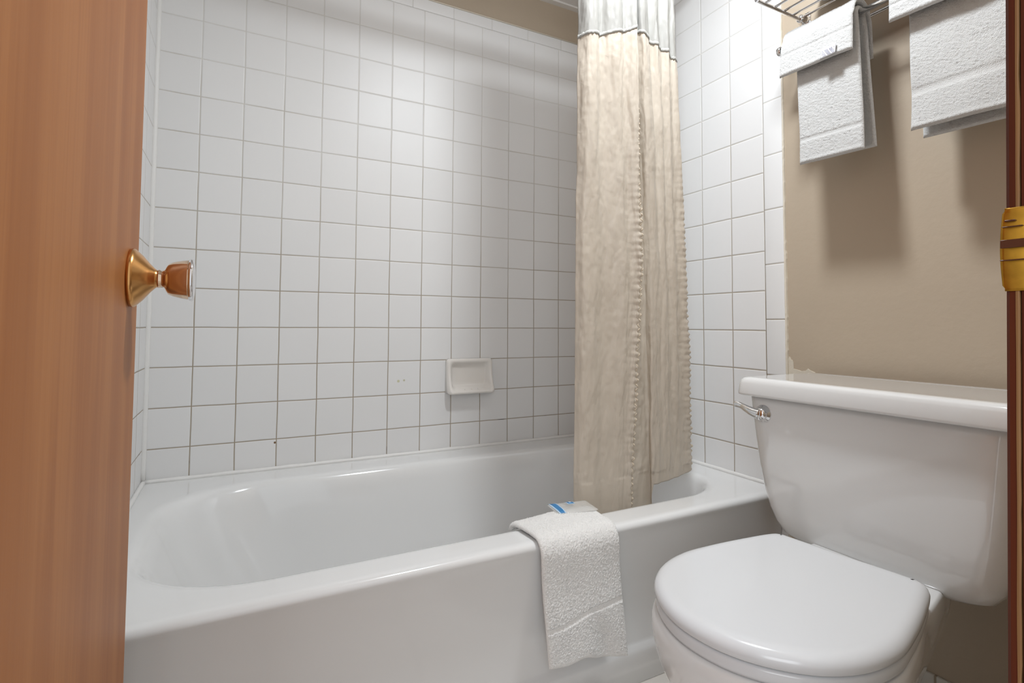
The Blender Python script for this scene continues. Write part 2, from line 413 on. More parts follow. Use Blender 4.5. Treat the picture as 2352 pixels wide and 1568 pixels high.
# strike plate with lip curling round the nose
rn = []
for k in range(31):
    t = k / 30; z = 0.8275 + 0.0585 * t
    e = 0.0 if 0.06 < t < 0.94 else 1.0
    lip = 0.0002 + 0.0014 * math.sin(PI * t) - 0.0012 * e
    dd = -0.0006 * (0.5 + 0.5 * math.cos(2 * PI * (t - 0.5)))
    rn.append([(JX1 - 0.0008, FY - 0.045, z), (JX1 - 0.0010, FY - 0.004, z), (JX1 - 0.0022 + dd, FY - 0.001 , z), (JX1 - 0.0018 + dd, FY + lip, z), (JX1 + 0.0002, FY + lip + 0.0006, z), (JX1 + 0.001, FY - 0.001, z), (JX1 + 0.0004, FY - 0.045, z)])
v, f = loft(rn); sp_ = obj('strike_plate', v, f, M['brass'], fr, smooth=True)
for (za, zb, yl, yb) in ((0.8577, 0.8635, 0.0012, 0.044), (0.8487, 0.8495, 0.0014, 0.044), (0.8762, 0.8773, -0.0012, 0.0072), (0.8722, 0.8729, 0.0002, 0.0110)):
    v, f = boxes([(JX1 - 0.0036, JX1 - 0.0004, FY - yb, FY + yl, za, zb)])
    obj('latch_groove', v, f, M['brown'], sp_, smooth=False, bevel=0.0004)

# the frame leans a touch out of plumb
for o in [fr] + list(fr.children) + list(sp_.children):
    if o.name.split('.')[0] in ('trim_3', 'jamb_nose', 'worn_edge', 'jamb_face', 'strike_plate', 'latch_groove'):
        for vt in o.data.vertices:
            vt.co.y += -(vt.co.z - 0.80) * 0.024 + 0.0029
# door leaf
DX = 0.110
dr = struct(box('door_1', DX - 0.035, DX, FY + 0.002, -0.960, 0.012, JT - 0.004, M['door'], bevel=0.0015))
KO = (DX, -1.012, 0.853)
v, f = lathe([(-0.001, 0.030), (0.0, 0.0325), (0.0025, 0.0335), (0.005, 0.0325), (0.0065, 0.031), (0.012, 0.0255), (0.019, 0.0165), (0.0235, 0.0115), (0.026, 0.0095), (0.030, 0.009)], KO, (1, 0, 0), 64)
kn = obj('knob_rose', v, f, M['rose'], dr)
v, f = lathe([(0.0255, 0.0088), (0.0265, 0.0105), (0.028, 0.0105), (0.030, 0.0092), (0.033, 0.0105), (0.0345, 0.0145), (0.037, 0.0180), (0.042, 0.0202), (0.050, 0.0222), (0.056, 0.0232), (0.0585, 0.0234)], KO, (1, 0, 0), 64)
kb = obj('door_knob', v, f, M['knob'], dr)
v, f = lathe([(0.0570, 0.0236), (0.0580, 0.0248), (0.0605, 0.0249), (0.0620, 0.0240), (0.0625, 0.0215), (0.0618, 0.0195), (0.0610, 0.012), (0.0608, 0.0)], KO, (1, 0, 0), 64)
obj('knob_rim', v, f, M['chrome'], kb)
for z in (0.25, 1.78):
    v, f = lathe([(0, 0.006), (0.09, 0.006)], (DX - 0.0, FY + 0.004, z), (0, 0, 1), 16)
    obj('hinge', v, f, M['brass'], dr)

# ---------------------------------------------------------------- bathtub
tubE = thing('bathtub', 'white enamel alcove bathtub with smooth front apron under the tiled walls', 'bathtub', (0.76, -0.41, 0))
def orect(z, yf, ins=0.0):
    return [(x, y, z) for x, y in rrect(0.0012 + ins, W - 0.0012 - ins, yf, -0.0012 - ins, [(0.004, 0.004)] * 4)]
rings = [orect(0.001, -0.792), orect(0.070, -0.797), orect(0.078, -0.7965), orect(0.086, -0.791), orect(0.094, -0.789), orect(0.200, -0.799), orect(0.300, -0.8085),
         orect(0.330, -0.8115), orect(0.342, -0.8135), orect(0.349, -0.8160), orect(0.3545, -0.8180), orect(0.3595, -0.8180), orect(0.3640, -0.8155), orect(0.3672, -0.8110), orect(0.3686, -0.8060), orect(RIM, -0.8000, 0.0), orect(RIM, -0.7960, 0.005)]
def iring(z, dl, dr_, df, db, k=1.0):
    rx0 = 0.23; rx1 = 0.17
    pts = rrect(0.055 + dl, 1.425 - dr_, -0.737 + df, -0.112 - db, [(rx1 * k, 0.15 * k), (rx1 * k, 0.15 * k), (rx0 * k, 0.20 * k), (rx0 * k, 0.19 * k)])
    return [(x, y, z) for x, y in pts]
rings += [iring(RIM - 0.0004, -0.012, -0.012, -0.012, -0.012), iring(RIM - 0.0008, -0.005, -0.005, -0.005, -0.005), iring(RIM - 0.003, 0.003, 0.003, 0.0025, 0.004), iring(RIM - 0.008, 0.010, 0.008, 0.006, 0.010),
          iring(RIM - 0.018, 0.018, 0.013, 0.009, 0.016), iring(RIM - 0.045, 0.033, 0.02, 0.014, 0.024), iring(0.22, 0.075, 0.035, 0.028, 0.040), iring(0.13, 0.125, 0.05, 0.045, 0.058, 0.95), iring(0.085, 0.155, 0.065, 0.062, 0.075, 0.9),
          iring(0.060, 0.185, 0.085, 0.085, 0.098, 0.8), iring(0.050, 0.22, 0.12, 0.12, 0.135, 0.7), iring(0.047, 0.30, 0.20, 0.20, 0.22, 0.4)]
v, f = loft(rings)
tb = obj('tub_body', v, f, M['tub']); adopt(tubE, tb)
bead = []
for i in range(90):
    t = i / 89
    bead.append((0.006 + (W - 0.012) * t, -0.006, RIM + 0.003 + 0.0012 * noise.noise((t * 25, 0, 0))))
v1 = tube(bead, 0.006, 8, [0.0065 + 0.0018 * noise.noise((i * 0.3, 4, 1)) for i in range(90)])
bead = [(W - 0.005, -0.006 - 0.81 * i / 59, RIM + 0.003 + 0.001 * noise.noise((i * .4, 2, 0))) for i in range(60)]
v2 = tube(bead, 0.006, 8)
bead = [(0.005, -0.006 - 0.81 * i / 59, RIM + 0.003 + 0.001 * noise.noise((i * .4, 6, 0))) for i in range(60)]
v3 = tube(bead, 0.006, 8)
v, f = merge(v1, v2, v3); cb = obj('caulk_bead', v, f, M['caulk']); adopt(tubE, cb)
v, f = lathe([(0, 0.03), (0.003, 0.03), (0.005, 0.026), (0.005, 0.0)], (1.18, -0.42, 0.047), (0, 0, 1), 32)
dn = obj('drain', v, f, M['chrome']); adopt(tubE, dn)

# ---------------------------------------------------------------- soap dish
sd = thing('soap_dish', 'cream ceramic soap dish with recessed back and tray lip on the tiled wall', 'soap dish', (0.95, 0, 0.56))
def srr(x0, x1, z0, z1, r, y, n=8):
    return [(a, y, b_) for a, b_ in rrect(x0, x1, z0, z1, [(r, r)] * 4, nc=n, nx=10, ny=8)]
x0, x1, z0, z1 = 0.864, 1.040, 0.560, 0.684
def dish(y, i, top=0.0, bot=0.0, r=0.012, tilt=0.0):
    """ring whose lower edge leans out by tilt"""
    o = srr(x0 + i, x1 - i, z0 + i + bot, z1 - i - top, r, 0)
    out = []
    for a, _, c in o:
        t = (z1 - c) / (z1 - z0); t = max(0, min(1, t))
        e = t ** 2.6
        out.append((a, y - tilt * e, c))
    return out
rings = [dish(0.0, 0), dish(-0.010, 0.001, tilt=0.020), dish(-0.017, 0.004, tilt=0.030), dish(-0.0195, 0.009, tilt=0.032), dish(-0.018, 0.014, tilt=0.031, r=0.014), dish(-0.012, 0.018, tilt=0.020, r=0.016, bot=0.002), dish(-0.006, 0.022, tilt=0.006, r=0.018, bot=0.004), dish(-0.004, 0.028, tilt=0.0, r=0.016, bot=0.006), dish(-0.0035, 0.042, tilt=0, r=0.008)]
v, f = loft(rings); o = obj('dish_body', v, f, M['soap']); adopt(sd, o)
for xx in (0.925, 0.95, 0.975):
    v, f = tube([(xx, -0.010, z0 + 0.0225), (xx, -0.022, z0 + 0.0175), (xx, -0.034, z0 + 0.0165)], 0.0022, 8)
    o = obj('tray_ridge', v, f, M['soap']); adopt(sd, o)

# ---------------------------------------------------------------- toilet
tl = thing('toilet', 'white two-piece toilet with closed lid, between the bathtub and the doorway', 'toilet', (1.05, -1.19, 0))
A0 = Vector((1.172, -1.177)); ang = math.radians(186.3)
ux = Vector((math.cos(ang), math.sin(ang))); uy = Vector((-ux.y, ux.x))
half = [(0.003, 0.0), (0.002, 0.095), (0.006, 0.115), (0.024, 0.129), (0.09, 0.145), (0.16, 0.158), (0.228, 0.1650), (0.292, 0.155), (0.343, 0.128), (0.379, 0.088), (0.400, 0.044), (0.406, 0)]
full = half + [(a, -b_) for a, b_ in half[1:-1]][::-1]
oc = [Vector((a, b_, 0)) for a, b_ in full]
outl = spline(oc, 6, closed=True)
CU = 0.21
def seat_ring(z, ins=0.0, zs=None, sx=1.0, sy=1.0, du=0.0):
    n = len(outl); out = []
    for i, p in enumerate(outl):
        t = (outl[(i + 1) % n] - outl[i - 1]).normalized(); nr = Vector((t.y, -t.x, 0))
        if nr.dot(p - Vector((CU, 0, 0))) < 0: nr = -nr
        q = p - nr * ins
        a = CU + (q.x - CU) * sx + du; b_ = q.y * sy
        P2 = A0 + ux * a + uy * b_
        out.append((P2.x, P2.y, z))
    return out
lid_r = [seat_ring(0.3865, 0.006), seat_ring(0.3862, 0.002), seat_ring(0.3885, -0.0005), seat_ring(0.394, -0.001), seat_ring(0.3995, 0.001), seat_ring(0.4040, 0.005), seat_ring(0.4068, 0.011), seat_ring(0.4076, 0.018), seat_ring(0.4074, 0.0, sx=0.87, sy=0.87), seat_ring(0.4072, 0.0, sx=0.6, sy=0.6), seat_ring(0.4072, 0.0, sx=0.3, sy=0.3)]
v, f = loft(lid_r); o = obj('seat_lid', v, f, M['plastic']); adopt(tl, o)
v, f = loft([seat_ring(0.3665, 0.007), seat_ring(0.3668, 0.003), seat_ring(0.371, 0.0015), seat_ring(0.380, 0.0015), seat_ring(0.3835, 0.004), seat_ring(0.3842, 0.012)])
o = obj('seat_ring', v, f, M['plastic']); adopt(tl, o)
for s in (-1, 1):
    P2 = A0 + ux * (-0.004) + uy * (0.07 * s)
    v, f = tube([(P2.x, P2.y - 0.018, 0.386), (P2.x, P2.y + 0.018, 0.386)], 0.011, 16)
    o = obj('seat_hinge', v, f, M['plastic'], bevel=0.002); adopt(tl, o)
# bowl: rim outline plus a rear deck reaching under the tank
def bowl_ring(z, s, wd=1.0, back=0.0, du=0.0, ins=0.0):
    hb = [(-0.17 + back, 0.0), (-0.17 + back, 0.068), (-0.155 + back, 0.100), (-0.10 + back * .6, 0.110), (-0.04, 0.119), (0.03, 0.128), (0.10, 0.145), (0.16, 0.158), (0.228, 0.1680), (0.292, 0.159), (0.345, 0.131), (0.383, 0.090), (0.404, 0.045), (0.410, 0)]
    fl = hb + [(a, -b_) for a, b_ in hb[1:-1]][::-1]
    pts = spline([Vector((a, b_, 0)) for a, b_ in fl], 5, closed=True)
    out = []
    for p in pts:
        a = 0.12 + (p.x - 0.12) * s + du; b_ = p.y * s * wd
        k = 1 - ins / 0.17
        a = 0.12 + (a - 0.12) * k; b_ *= k
        P2 = A0 + ux * a + uy * b_
        out.append((P2.x, P2.y, z))
    return out
rings = [bowl_ring(0.001, 0.70, 0.82, 0.05, -0.02), bowl_ring(0.012, 0.70, 0.82, 0.05, -0.02), bowl_ring(0.03, 0.665, 0.78, 0.05, -0.02), bowl_ring(0.08, 0.64, 0.76, 0.05, -0.03), bowl_ring(0.14, 0.66, 0.82, 0.05, -0.03), bowl_ring(0.19, 0.74, 0.92, 0.05, -0.02),
         bowl_ring(0.235, 0.85, 0.98, 0.03, -0.008), bowl_ring(0.275, 0.935, 1.0, 0.015), bowl_ring(0.305, 0.98, 1.0), bowl_ring(0.330, 1.0, 1.005), bowl_ring(0.348, 1.004, 1.005), bowl_ring(0.358, 0.998), bowl_ring(0.3635, 0.985), bowl_ring(0.3648, 0.96), bowl_ring(0.3648, 0.5)]
v, f = loft(rings); o = obj('bowl', v, f, M['porcelain']); adopt(tl, o)
# tank
def tank_ring(z, yl, yr, xf, xb, r, rb=0.02):
    return [(a, b_, z) for a, b_ in rrect(xf, xb, yr, yl, [(rb, rb), (rb, rb), (r, r * 1.2), (r, r * 1.2)], nc=10, nx=8, ny=14)]
TB = [(0.350, -1.035, -1.265, 1.310, 1.455), (0.3502, -1.010, -1.295, 1.290, 1.47), (0.354, -0.992, -1.322, 1.272, 1.478), (0.364, -0.977, -1.340, 1.262, 1.484), (0.384, -0.963, -1.353, 1.2575, 1.488), (0.410, -0.950, -1.361, 1.2560, 1.490),
      (0.450, -0.937, -1.368, 1.2555, 1.492), (0.500, -0.926, -1.374, 1.2555, 1.494), (0.560, -0.917, -1.380, 1.2555, 1.495), (0.620, -0.909, -1.386, 1.2555, 1.496), (0.6500, -0.906, -1.389, 1.2555, 1.496)]
rings = [tank_ring(z, yl, yr, xf, xb, 0.033) for z, yl, yr, xf, xb in TB]
v, f = loft(rings); o = obj('tank', v, f, M['porcelain']); adopt(tl, o)
def lidr(z, i): return [(a, b_, z) for a, b_ in rrect(1.236 + i, 1.506 - i * .5, -1.404 + i, -0.893 - i, [(0.02, 0.02), (0.02, 0.02), (0.026, 0.022), (0.026, 0.022)], nc=10, nx=8, ny=14)]
rings = [lidr(0.6465, 0.010), lidr(0.6463, 0.003), lidr(0.6480, 0.0005), lidr(0.652, 0.0), lidr(0.674, 0.0025), lidr(0.680, 0.0045), lidr(0.6845, 0.009), lidr(0.6865, 0.016), lidr(0.6868, 0.024), lidr(0.6862, 0.045), lidr(0.6858, 0.060), lidr(0.6856, 0.09)]
v, f = loft(rings); o = obj('tank_lid', v, f, M['porcelain']); adopt(tl, o)
# flush lever
v, f = lathe([(-0.003, 0.019), (0.001, 0.0195), (0.004, 0.0185), (0.007, 0.0155), (0.012, 0.0145), (0.017, 0.012), (0.020, 0.007), (0.021, 0)], (1.2555, -0.956, 0.6095), (-1, 0, 0), 32)
lv = obj('flush_lever', v, f, M['chrome']); adopt(tl, lv)
pth = spline([(1.240, -0.956, 0.6085), (1.2375, -0.942, 0.6120), (1.2365, -0.929, 0.6165), (1.2365, -0.915, 0.6215), (1.2365, -0.904, 0.6240), (1.2365, -0.897, 0.6245)], 8)
nn = len(pth); rd = []
for i in range(nn):
    t = i / (nn - 1); r0 = 0.0118 - 0.0052 * min(1, t / 0.6) + 0.0014 * max(0, t - 0.6) / 0.4
    rd.append(r0 * (math.sqrt(max(0.02, 1 - ((t - 0.94) / 0.06) ** 2)) if t > 0.94 else 1))
v, f = tube(pth, 0.005, 16, rd)
o = obj('lever_arm', v, f, M['chrome']); o.parent = lv; o.data.transform(Matrix.Translation((-tl.location.x, -tl.location.y, -tl.location.z)))

# ---------------------------------------------------------------- terry towels
def slab(profile, vs0, vs1, nv, thick, to3d, disp, step=0.002, edge=0.006):
    """folded cloth: 2D profile swept along v, rounded edges. to3d(a, b, v) -> point. disp(s, v, side)->offset"""
    pts = [Vector(p).to_2d() for p in profile]
    ln = [0]
    for i in range(1, len(pts)): ln.append(ln[-1] + (pts[i] - pts[i - 1]).length)
    L = ln[-1]; n = int(L / step); res = []; j = 0
    for k in range(n + 1):
        s = L * k / n
        while j < len(ln) - 2 and ln[j + 1] < s: j += 1
        t = (s - ln[j]) / max(1e-9, ln[j + 1] - ln[j]); res.append(pts[j].lerp(pts[j + 1], t))
    nor = []
    for k in range(n + 1):
        t = (res[min(k + 1, n)] - res[max(k - 1, 0)]).normalized(); nor.append(Vector((-t.y, t.x)))
    rings = []
    for i in range(nv + 1):
        vv = vs0 + (vs1 - vs0) * i / nv
        de = min(vv - min(vs0, vs1), max(vs0, vs1) - vv) if vs1 > vs0 else min(vs0 - vv, vv - vs1)
        sc = math.sqrt(max(0.02, 1 - (1 - min(1, de / edge)) ** 2))
        ring = []
        for side in (1, -1):
            rng = range(n + 1) if side == 1 else range(n, -1, -1)
            for k in rng:
                s = L * k / n; es = min(s, L - s); se = math.sqrt(max(0.02, 1 - (1 - min(1, es / edge)) ** 2))
                h = thick / 2 * min(sc, se)
                d_ = disp(s, vv, side)
                p = res[k] + nor[k] * (side * (h + d_[0] * min(sc, se)) + d_[1])
                ring.append(to3d(p.x, p.y, vv + (d_[2] if len(d_) > 2 else 0)))
        rings.append(ring)
    return loft(rings)


def terry(s, v, k=0.0, amp=0.0017):
    return amp * (noise.noise((s * 420, v * 420, k)) + 0.6 * noise.noise((s * 900, v * 900, k + 3)))


def hang(x, hw, zt, zfront, zback, sag=0.004):
    """profile over a bar at x, top zt: front leg (towards -X) down to zfront, back leg to zback"""
    pr = [(x - hw - 0.012, zfront), (x - hw - 0.006, zfront + 0.08), (x - hw, zt - 0.03)]
    for k in range(9):
        a = PI - PI * k / 8; pr.append((x + hw * math.cos(a), zt - hw + hw * math.sin(a)))
    pr += [(x + hw + 0.004, zt - 0.04), (x + hw + 0.008, zback)]
    return pr


def hanging_towel(name, label, cat, x, hw, zt, zf, zb, y0, y1, thick, seedk, bands, slope=0.0, mat='terry', group=None, nv=None, hem=True, wav=0.002, yskew=0.0):
    pr = hang(x, hw, zt, zf, zb)
    def disp(s, v, side):
        d_ = terry(s, v, seedk)
        outer = side
        for (b0, b1) in bands:
            if b0 < s < b1: d_ = d_ * 0.15 - 0.0016 * math.sin(PI * (s - b0) / (b1 - b0)) ** 0.5
        if hem and s < 0.011: d_ = d_ * 0.4 + 0.0012 * math.sin(PI * s / 0.011) * (0.6 + 0.4 * math.sin(v * 900)) * 1.2
        wv = wav * noise.noise((v * 16, s * 9, seedk)) * (1.0 if s < 0.5 * 0.3 else 0.6)
        return (d_, wv, 0)
    def t3(a, b_, vv):
        return (a, vv + yskew * (zt - b_), b_ + slope * (vv - y0))
    nv = nv or int(abs(y1 - y0) / 0.0022)
    v, f = slab(pr, min(y0, y1), max(y0, y1), nv, thick, t3, disp)
    o = obj(name, v, f, M[mat]); tag(o, label, cat, group)
    return o


BX = 1.425; BZ = 1.497
# left pair: hand towel below, washcloth folded over it
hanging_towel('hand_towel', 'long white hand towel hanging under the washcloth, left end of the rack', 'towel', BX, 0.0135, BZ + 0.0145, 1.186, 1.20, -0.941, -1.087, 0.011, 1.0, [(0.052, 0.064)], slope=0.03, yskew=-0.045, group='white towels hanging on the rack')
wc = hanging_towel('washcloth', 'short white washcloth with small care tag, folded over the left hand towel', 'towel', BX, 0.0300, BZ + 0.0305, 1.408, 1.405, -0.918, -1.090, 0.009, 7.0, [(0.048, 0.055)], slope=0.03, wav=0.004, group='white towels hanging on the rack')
# care tag on the washcloth
tg = []
for i in range(9):
    for j in range(7):
        y = -1.026 - 0.034 * i / 8 ; z = 1.4045 + 0.024 * j / 6 + 0.0
        tg.append((BX - 0.0535 - 0.0006 * math.sin(i) + 0.004 * j / 6, y, z))
fc = [[i * 7 + j, i * 7 + j + 1, (i + 1) * 7 + j + 1, (i + 1) * 7 + j] for i in range(8) for j in range(6)]
o = obj('care_tag', tg, fc, M['label'], wc, solid=0.0008)
v, f = boxes([(BX - 0.0552, BX - 0.0540, -1.030 - 0.0026 * k - 0.0012, -1.030 - 0.0026 * k, 1.4075 + 0.004 * r_, 1.4095 + 0.004 * r_) for k in range(11) for r_ in range(4) if (k * 7 + r_ * 3) % 4])
v = [(a + (b3 - 1.405) * 0.16, b2, b3) for a, b2, b3 in v]
obj('tag_print', v, f, M['grey_ink'], o, smooth=False)
# right pair
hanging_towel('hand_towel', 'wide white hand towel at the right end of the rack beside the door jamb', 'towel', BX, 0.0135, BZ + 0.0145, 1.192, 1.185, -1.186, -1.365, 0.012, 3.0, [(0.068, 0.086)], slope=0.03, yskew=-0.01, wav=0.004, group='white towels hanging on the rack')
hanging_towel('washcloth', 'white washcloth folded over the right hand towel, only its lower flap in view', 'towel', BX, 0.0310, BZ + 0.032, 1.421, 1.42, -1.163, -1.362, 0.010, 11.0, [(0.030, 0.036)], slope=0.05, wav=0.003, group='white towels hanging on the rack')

# ---------------------------------------------------------------- towel rack
rk = thing('towel_rack', 'chrome towel shelf with hanging bar on the tan wall above the toilet', 'towel rack', (W + 0.008, -1.18, 1.5))
Y0, Y1 = -0.892, -1.47; RZ = 1.604; XF = 1.330
pth = spline([(W, Y0, RZ), (1.42, Y0, RZ), (1.345, Y0, RZ), (XF + 0.003, Y0 - 0.004, RZ), (XF, Y0 - 0.016, RZ)], 5)
pth += [Vector((XF, (Y0 + Y1) / 2, RZ))] + spline([(XF, Y1 + 0.016, RZ), (XF + 0.003, Y1 + 0.004, RZ), (1.345, Y1, RZ), (1.42, Y1, RZ), (W, Y1, RZ)], 5)
v, f = tube(pth, 0.0048, 16); o = obj('shelf_frame', v, f, M['chrome']); adopt(rk, o)
for xx in (1.366, 1.402, 1.438, 1.474, 1.506):
    v, f = tube([(xx, Y0, RZ + 0.002), (xx, Y1, RZ + 0.002)], 0.0030, 12); o = obj('shelf_bar', v, f, M['chrome']); adopt(rk, o)
for yy in (Y0, Y1):
    s = -1 if yy == Y0 else 1
    v1 = boxes([(W + 0.004, W + 0.008, yy - 0.014, yy + 0.014, 1.50, 1.626)])
    o = obj('wall_plate', *v1, M['chrome'], smooth=True, bevel=0.003); adopt(rk, o)
    v, f = lathe([(0, 0.014), (0.012, 0.0135), (0.02, 0.011), (0.026, 0.009), (0.028, 0.0)], (W + 0.006, yy, 1.606), (-1, 0, 0), 24)
    o = obj('mount_cap', v, f, M['chrome']); adopt(rk, o)
    v, f = tube(spline([(W + 0.004, yy, 1.515), (1.48, yy, 1.512), (1.44, yy, 1.503), (BX, yy, BZ)], 6), 0.0055, 12)
    o = obj('bar_arm', v, f, M['chrome']); adopt(rk, o)
    v, f = lathe([(-0.006, 0.0), (-0.006, 0.010), (-0.004, 0.0125), (0.004, 0.0125), (0.006, 0.010), (0.006, 0)], (BX, yy, BZ), (0, 1, 0), 24)
    o = obj('end_cap', v, f, M['chrome']); adopt(rk, o)
v, f = tube([(BX, Y0, BZ), (BX, Y1, BZ)], 0.0065, 16); o = obj('hanging_bar', v, f, M['chrome']); adopt(rk, o)
v, f = tube([(1.485, Y0, 1.512), (1.485, Y1, 1.512)], 0.0045, 12); o = obj('rear_bar', v, f, M['chrome']); adopt(rk, o)
# bath towel folded on the shelf
rings = []
for i in range(60):
    y = -0.935 - 0.33 * i / 59; e = min(i, 59 - i) / 8; sc = math.sqrt(max(0.05, 1 - (1 - min(1, e)) ** 2))
    ring = []
    for k in range(64):
        a = 2 * PI * k / 64; cx = abs(math.cos(a)) ** 0.35 * (1 if math.cos(a) > 0 else -1); sz = abs(math.sin(a)) ** 0.5 * (1 if math.sin(a) > 0 else -1)
        d_ = terry(a * 0.05, y, 5)
        ring.append((1.437 + (0.083 + d_) * cx * (0.97 + 0.03 * sc), y, RZ + 0.0052 + 0.038 + (0.038 + 0 * d_) * sz * sc))
    rings.append(ring)
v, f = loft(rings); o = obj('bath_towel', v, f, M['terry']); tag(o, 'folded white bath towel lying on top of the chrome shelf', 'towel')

# ---------------------------------------------------------------- towel over the tub rim
pr = [(-0.842, 0.113), (-0.838, 0.20), (-0.834, 0.29), (-0.8345, 0.335), (-0.8340, 0.352), (-0.8285, 0.367), (-0.817, 0.3765), (-0.802, 0.3785), (-0.785, 0.3785), (-0.760, 0.3785), (-0.742, 0.3780), (-0.726, 0.3750), (-0.714, 0.3680), (-0.708, 0.3590)]
pr = [(p.x, p.y) for p in spline([Vector((a, b_, 0)) for a, b_ in pr], 4)]
TX0, TX1 = 0.757, 0.948
def tdisp(s, v, side):
    t = (v - TX0) / (TX1 - TX0)
    d_ = terry(s, v, 21.0, 0.0021)
    # crease fan running to the bottom hem, border band
    bz = 0.090 + 0.022 * t + 0.006 * math.tanh((t - .45) * 8)
    if abs(s - bz) < 0.006: d_ = d_ * 0.1 - 0.0022
    if s < 0.010: d_ *= 0.5
    lo = max(0, 1 - s / 0.15)
    valley = math.exp(-((t - 0.60 - 0.12 * lo) / (0.07 + 0.07 * lo)) ** 2) * min(1, lo * 1.6)
    wv = 0.010 * lo * (0.75 - valley * 1.25) + 0.0035 * noise.noise((v * 14, s * 7, 5)) * min(1, max(0, 1 - (s - 0.2) / 0.05))
    flat = min(1, max(0, (0.30 - s) / 0.05))
    up = 0.0035 * math.exp(-((t - 0.55) / 0.3) ** 2) * min(1, max(0, (s - 0.27) / 0.05)) 
    return (d_, wv * 0.8 + up, 0)
def t3(a, b_, vv):
    t = (vv - TX0) / (TX1 - TX0)
    k = max(0, (0.37 - b_)) if a < -0.80 else 0
    lo = max(0, min(1, (0.24 - b_) / 0.12)) if a < -0.80 else 0
    inn = max(0, a + 0.78) / 0.07
    return (vv + 0.045 * k + 0.012 * inn * (0.5 - t) * 0 - 0.006 * inn * (1 - t) + 0.014 * inn * t, a + 0.012 * inn * t, b_ + 0.026 * (1 - t) * lo + 0.010 * lo * math.exp(-((t - 0.45) / 0.15) ** 2))
v, f = slab(pr, TX0, TX1, 128, 0.0125, t3, tdisp, step=0.0015, edge=0.009)
o = obj('bath_mat_towel', v, f, M['terry2']); o.name = 'terry_towel'
tag(o, 'off-white terry towel draped over the front rim of the bathtub', 'towel')

# wrapped packet on that towel
pk = thing('soap_packet', 'small clear-wrapped white soap packet with blue stripe on the draped towel', 'soap', (0.905, -0.725, 0.388))
pang = math.radians(-8)
def pt(a, b_, h):
    x = a * math.cos(pang) - b_ * math.sin(pang); y = a * math.sin(pang) + b_ * math.cos(pang)
    return (0.907 + x, -0.722 + y, h)
def top_h(a, b_):
    return 0.3885 + 0.0045 * max(0, 1 - (a / 0.048) ** 4) * max(0, 1 - (b_ / 0.030) ** 4)
rings = []
for s, h in ((0.98, 0.3868), (1.0, 0.3874), (1.0, 0.3880)):
    rings.append([pt(0.050 * s * x, 0.034 * s * y, h) for x, y in rrect(-1, 1, -1, 1, [(0.12, 0.2)] * 4, nc=4, nx=8, ny=8)])
for s in (0.92, 0.8, 0.65, 0.5, 0.3, 0.1):
    rings.append([pt(0.050 * s * x, 0.034 * s * y, top_h(0.050 * s * x, 0.034 * s * y) + 0.0005 * noise.noise((x * 9 * s, y * 9 * s, 3))) for x, y in rrect(-1, 1, -1, 1, [(0.12, 0.2)] * 4, nc=4, nx=8, ny=8)])
v, f = loft(rings); o = obj('wrapper', v, f, M['film']); adopt(pk, o)
def patch(name, a0, a1, b0, b1, dz, mat, n=8, holes=False):
    vv = []; 
    for i in range(n + 1):
        for j in range(n + 1):
            a = a0 + (a1 - a0) * i / n; b_ = b0 + (b1 - b0) * j / n; vv.append(pt(a, b_, top_h(a, b_) + dz))
    ff = [[i * (n + 1) + j, i * (n + 1) + j + 1, (i + 1) * (n + 1) + j + 1, (i + 1) * (n + 1) + j] for i in range(n) for j in range(n)]
    o = obj(name, vv, ff, mat, solid=0.0003); adopt(pk, o); return o
patch('stripe_edge', -0.046, -0.030, -0.032, 0.033, 0.0006, M['pale_blue'])
patch('blue_stripe', -0.043, -0.033, -0.031, 0.031, 0.0011, M['blue'])
patch('logo_ground', -0.008, 0.010, 0.006, 0.030, 0.0006, M['pale_blue'], 4)
patch('logo', -0.0055, 0.0075, 0.008, 0.028, 0.0011, M['blue'], 4)
patch('logo_mark', -0.002, 0.004, 0.013, 0.023, 0.0016, M['pale_blue'], 2)

# ---------------------------------------------------------------- shower curtain
sc = thing('shower_curtain', 'cream satin shower curtain with white sheer header, gathered at the tub end', 'shower curtain', (1.10, -0.72, 0.34))
# plan controls (x, y) at three heights
TOP = [(0.944, -0.690), (0.955, -0.716), (0.975, -0.722), (0.995, -0.708), (1.015, -0.722), (1.035, -0.735), (1.055, -0.727), (1.074, -0.744), (1.083, -0.748), (1.091, -0.715), (1.099, -0.700), (1.094, -0.720), (1.100, -0.745), (1.122, -0.736), (1.140, -0.722), (1.160, -0.733), (1.180, -0.716), (1.200, -0.730), (1.220, -0.712), (1.236, -0.716), (1.246, -0.704), (1.238, -0.690)]
MID = [(0.934, -0.695), (0.945, -0.717), (0.970, -0.723), (1.000, -0.714), (1.025, -0.722), (1.050, -0.732), (1.070, -0.730), (1.088, -0.737), (1.097, -0.738), (1.103, -0.722), (1.130, -0.704), (1.140, -0.706), (1.143, -0.722), (1.160, -0.728), (1.178, -0.718), (1.196, -0.722), (1.214, -0.710), (1.232, -0.717), (1.252, -0.706), (1.274, -0.708), (1.288, -0.699), (1.280, -0.684)]
LOW = [(0.932, -0.690), (0.944, -0.708), (0.970, -0.713), (1.000, -0.708), (1.030, -0.712), (1.050, -0.716), (1.066, -0.714), (1.078, -0.717), (1.086, -0.716), (1.100, -0.703), (1.135, -0.692), (1.168, -0.688), (1.160, -0.703), (1.175, -0.706), (1.200, -0.700), (1.222, -0.699), (1.245, -0.692), (1.268, -0.690), (1.292, -0.683), (1.318, -0.679), (1.334, -0.670), (1.328, -0.655)]
def shift(pts, dy):
    return [(x + dy * (x - 0.218) / (y + 1.742), y + dy) for x, y in pts]
LOW = shift(LOW, 0.034); MID = shift(MID, 0.014)
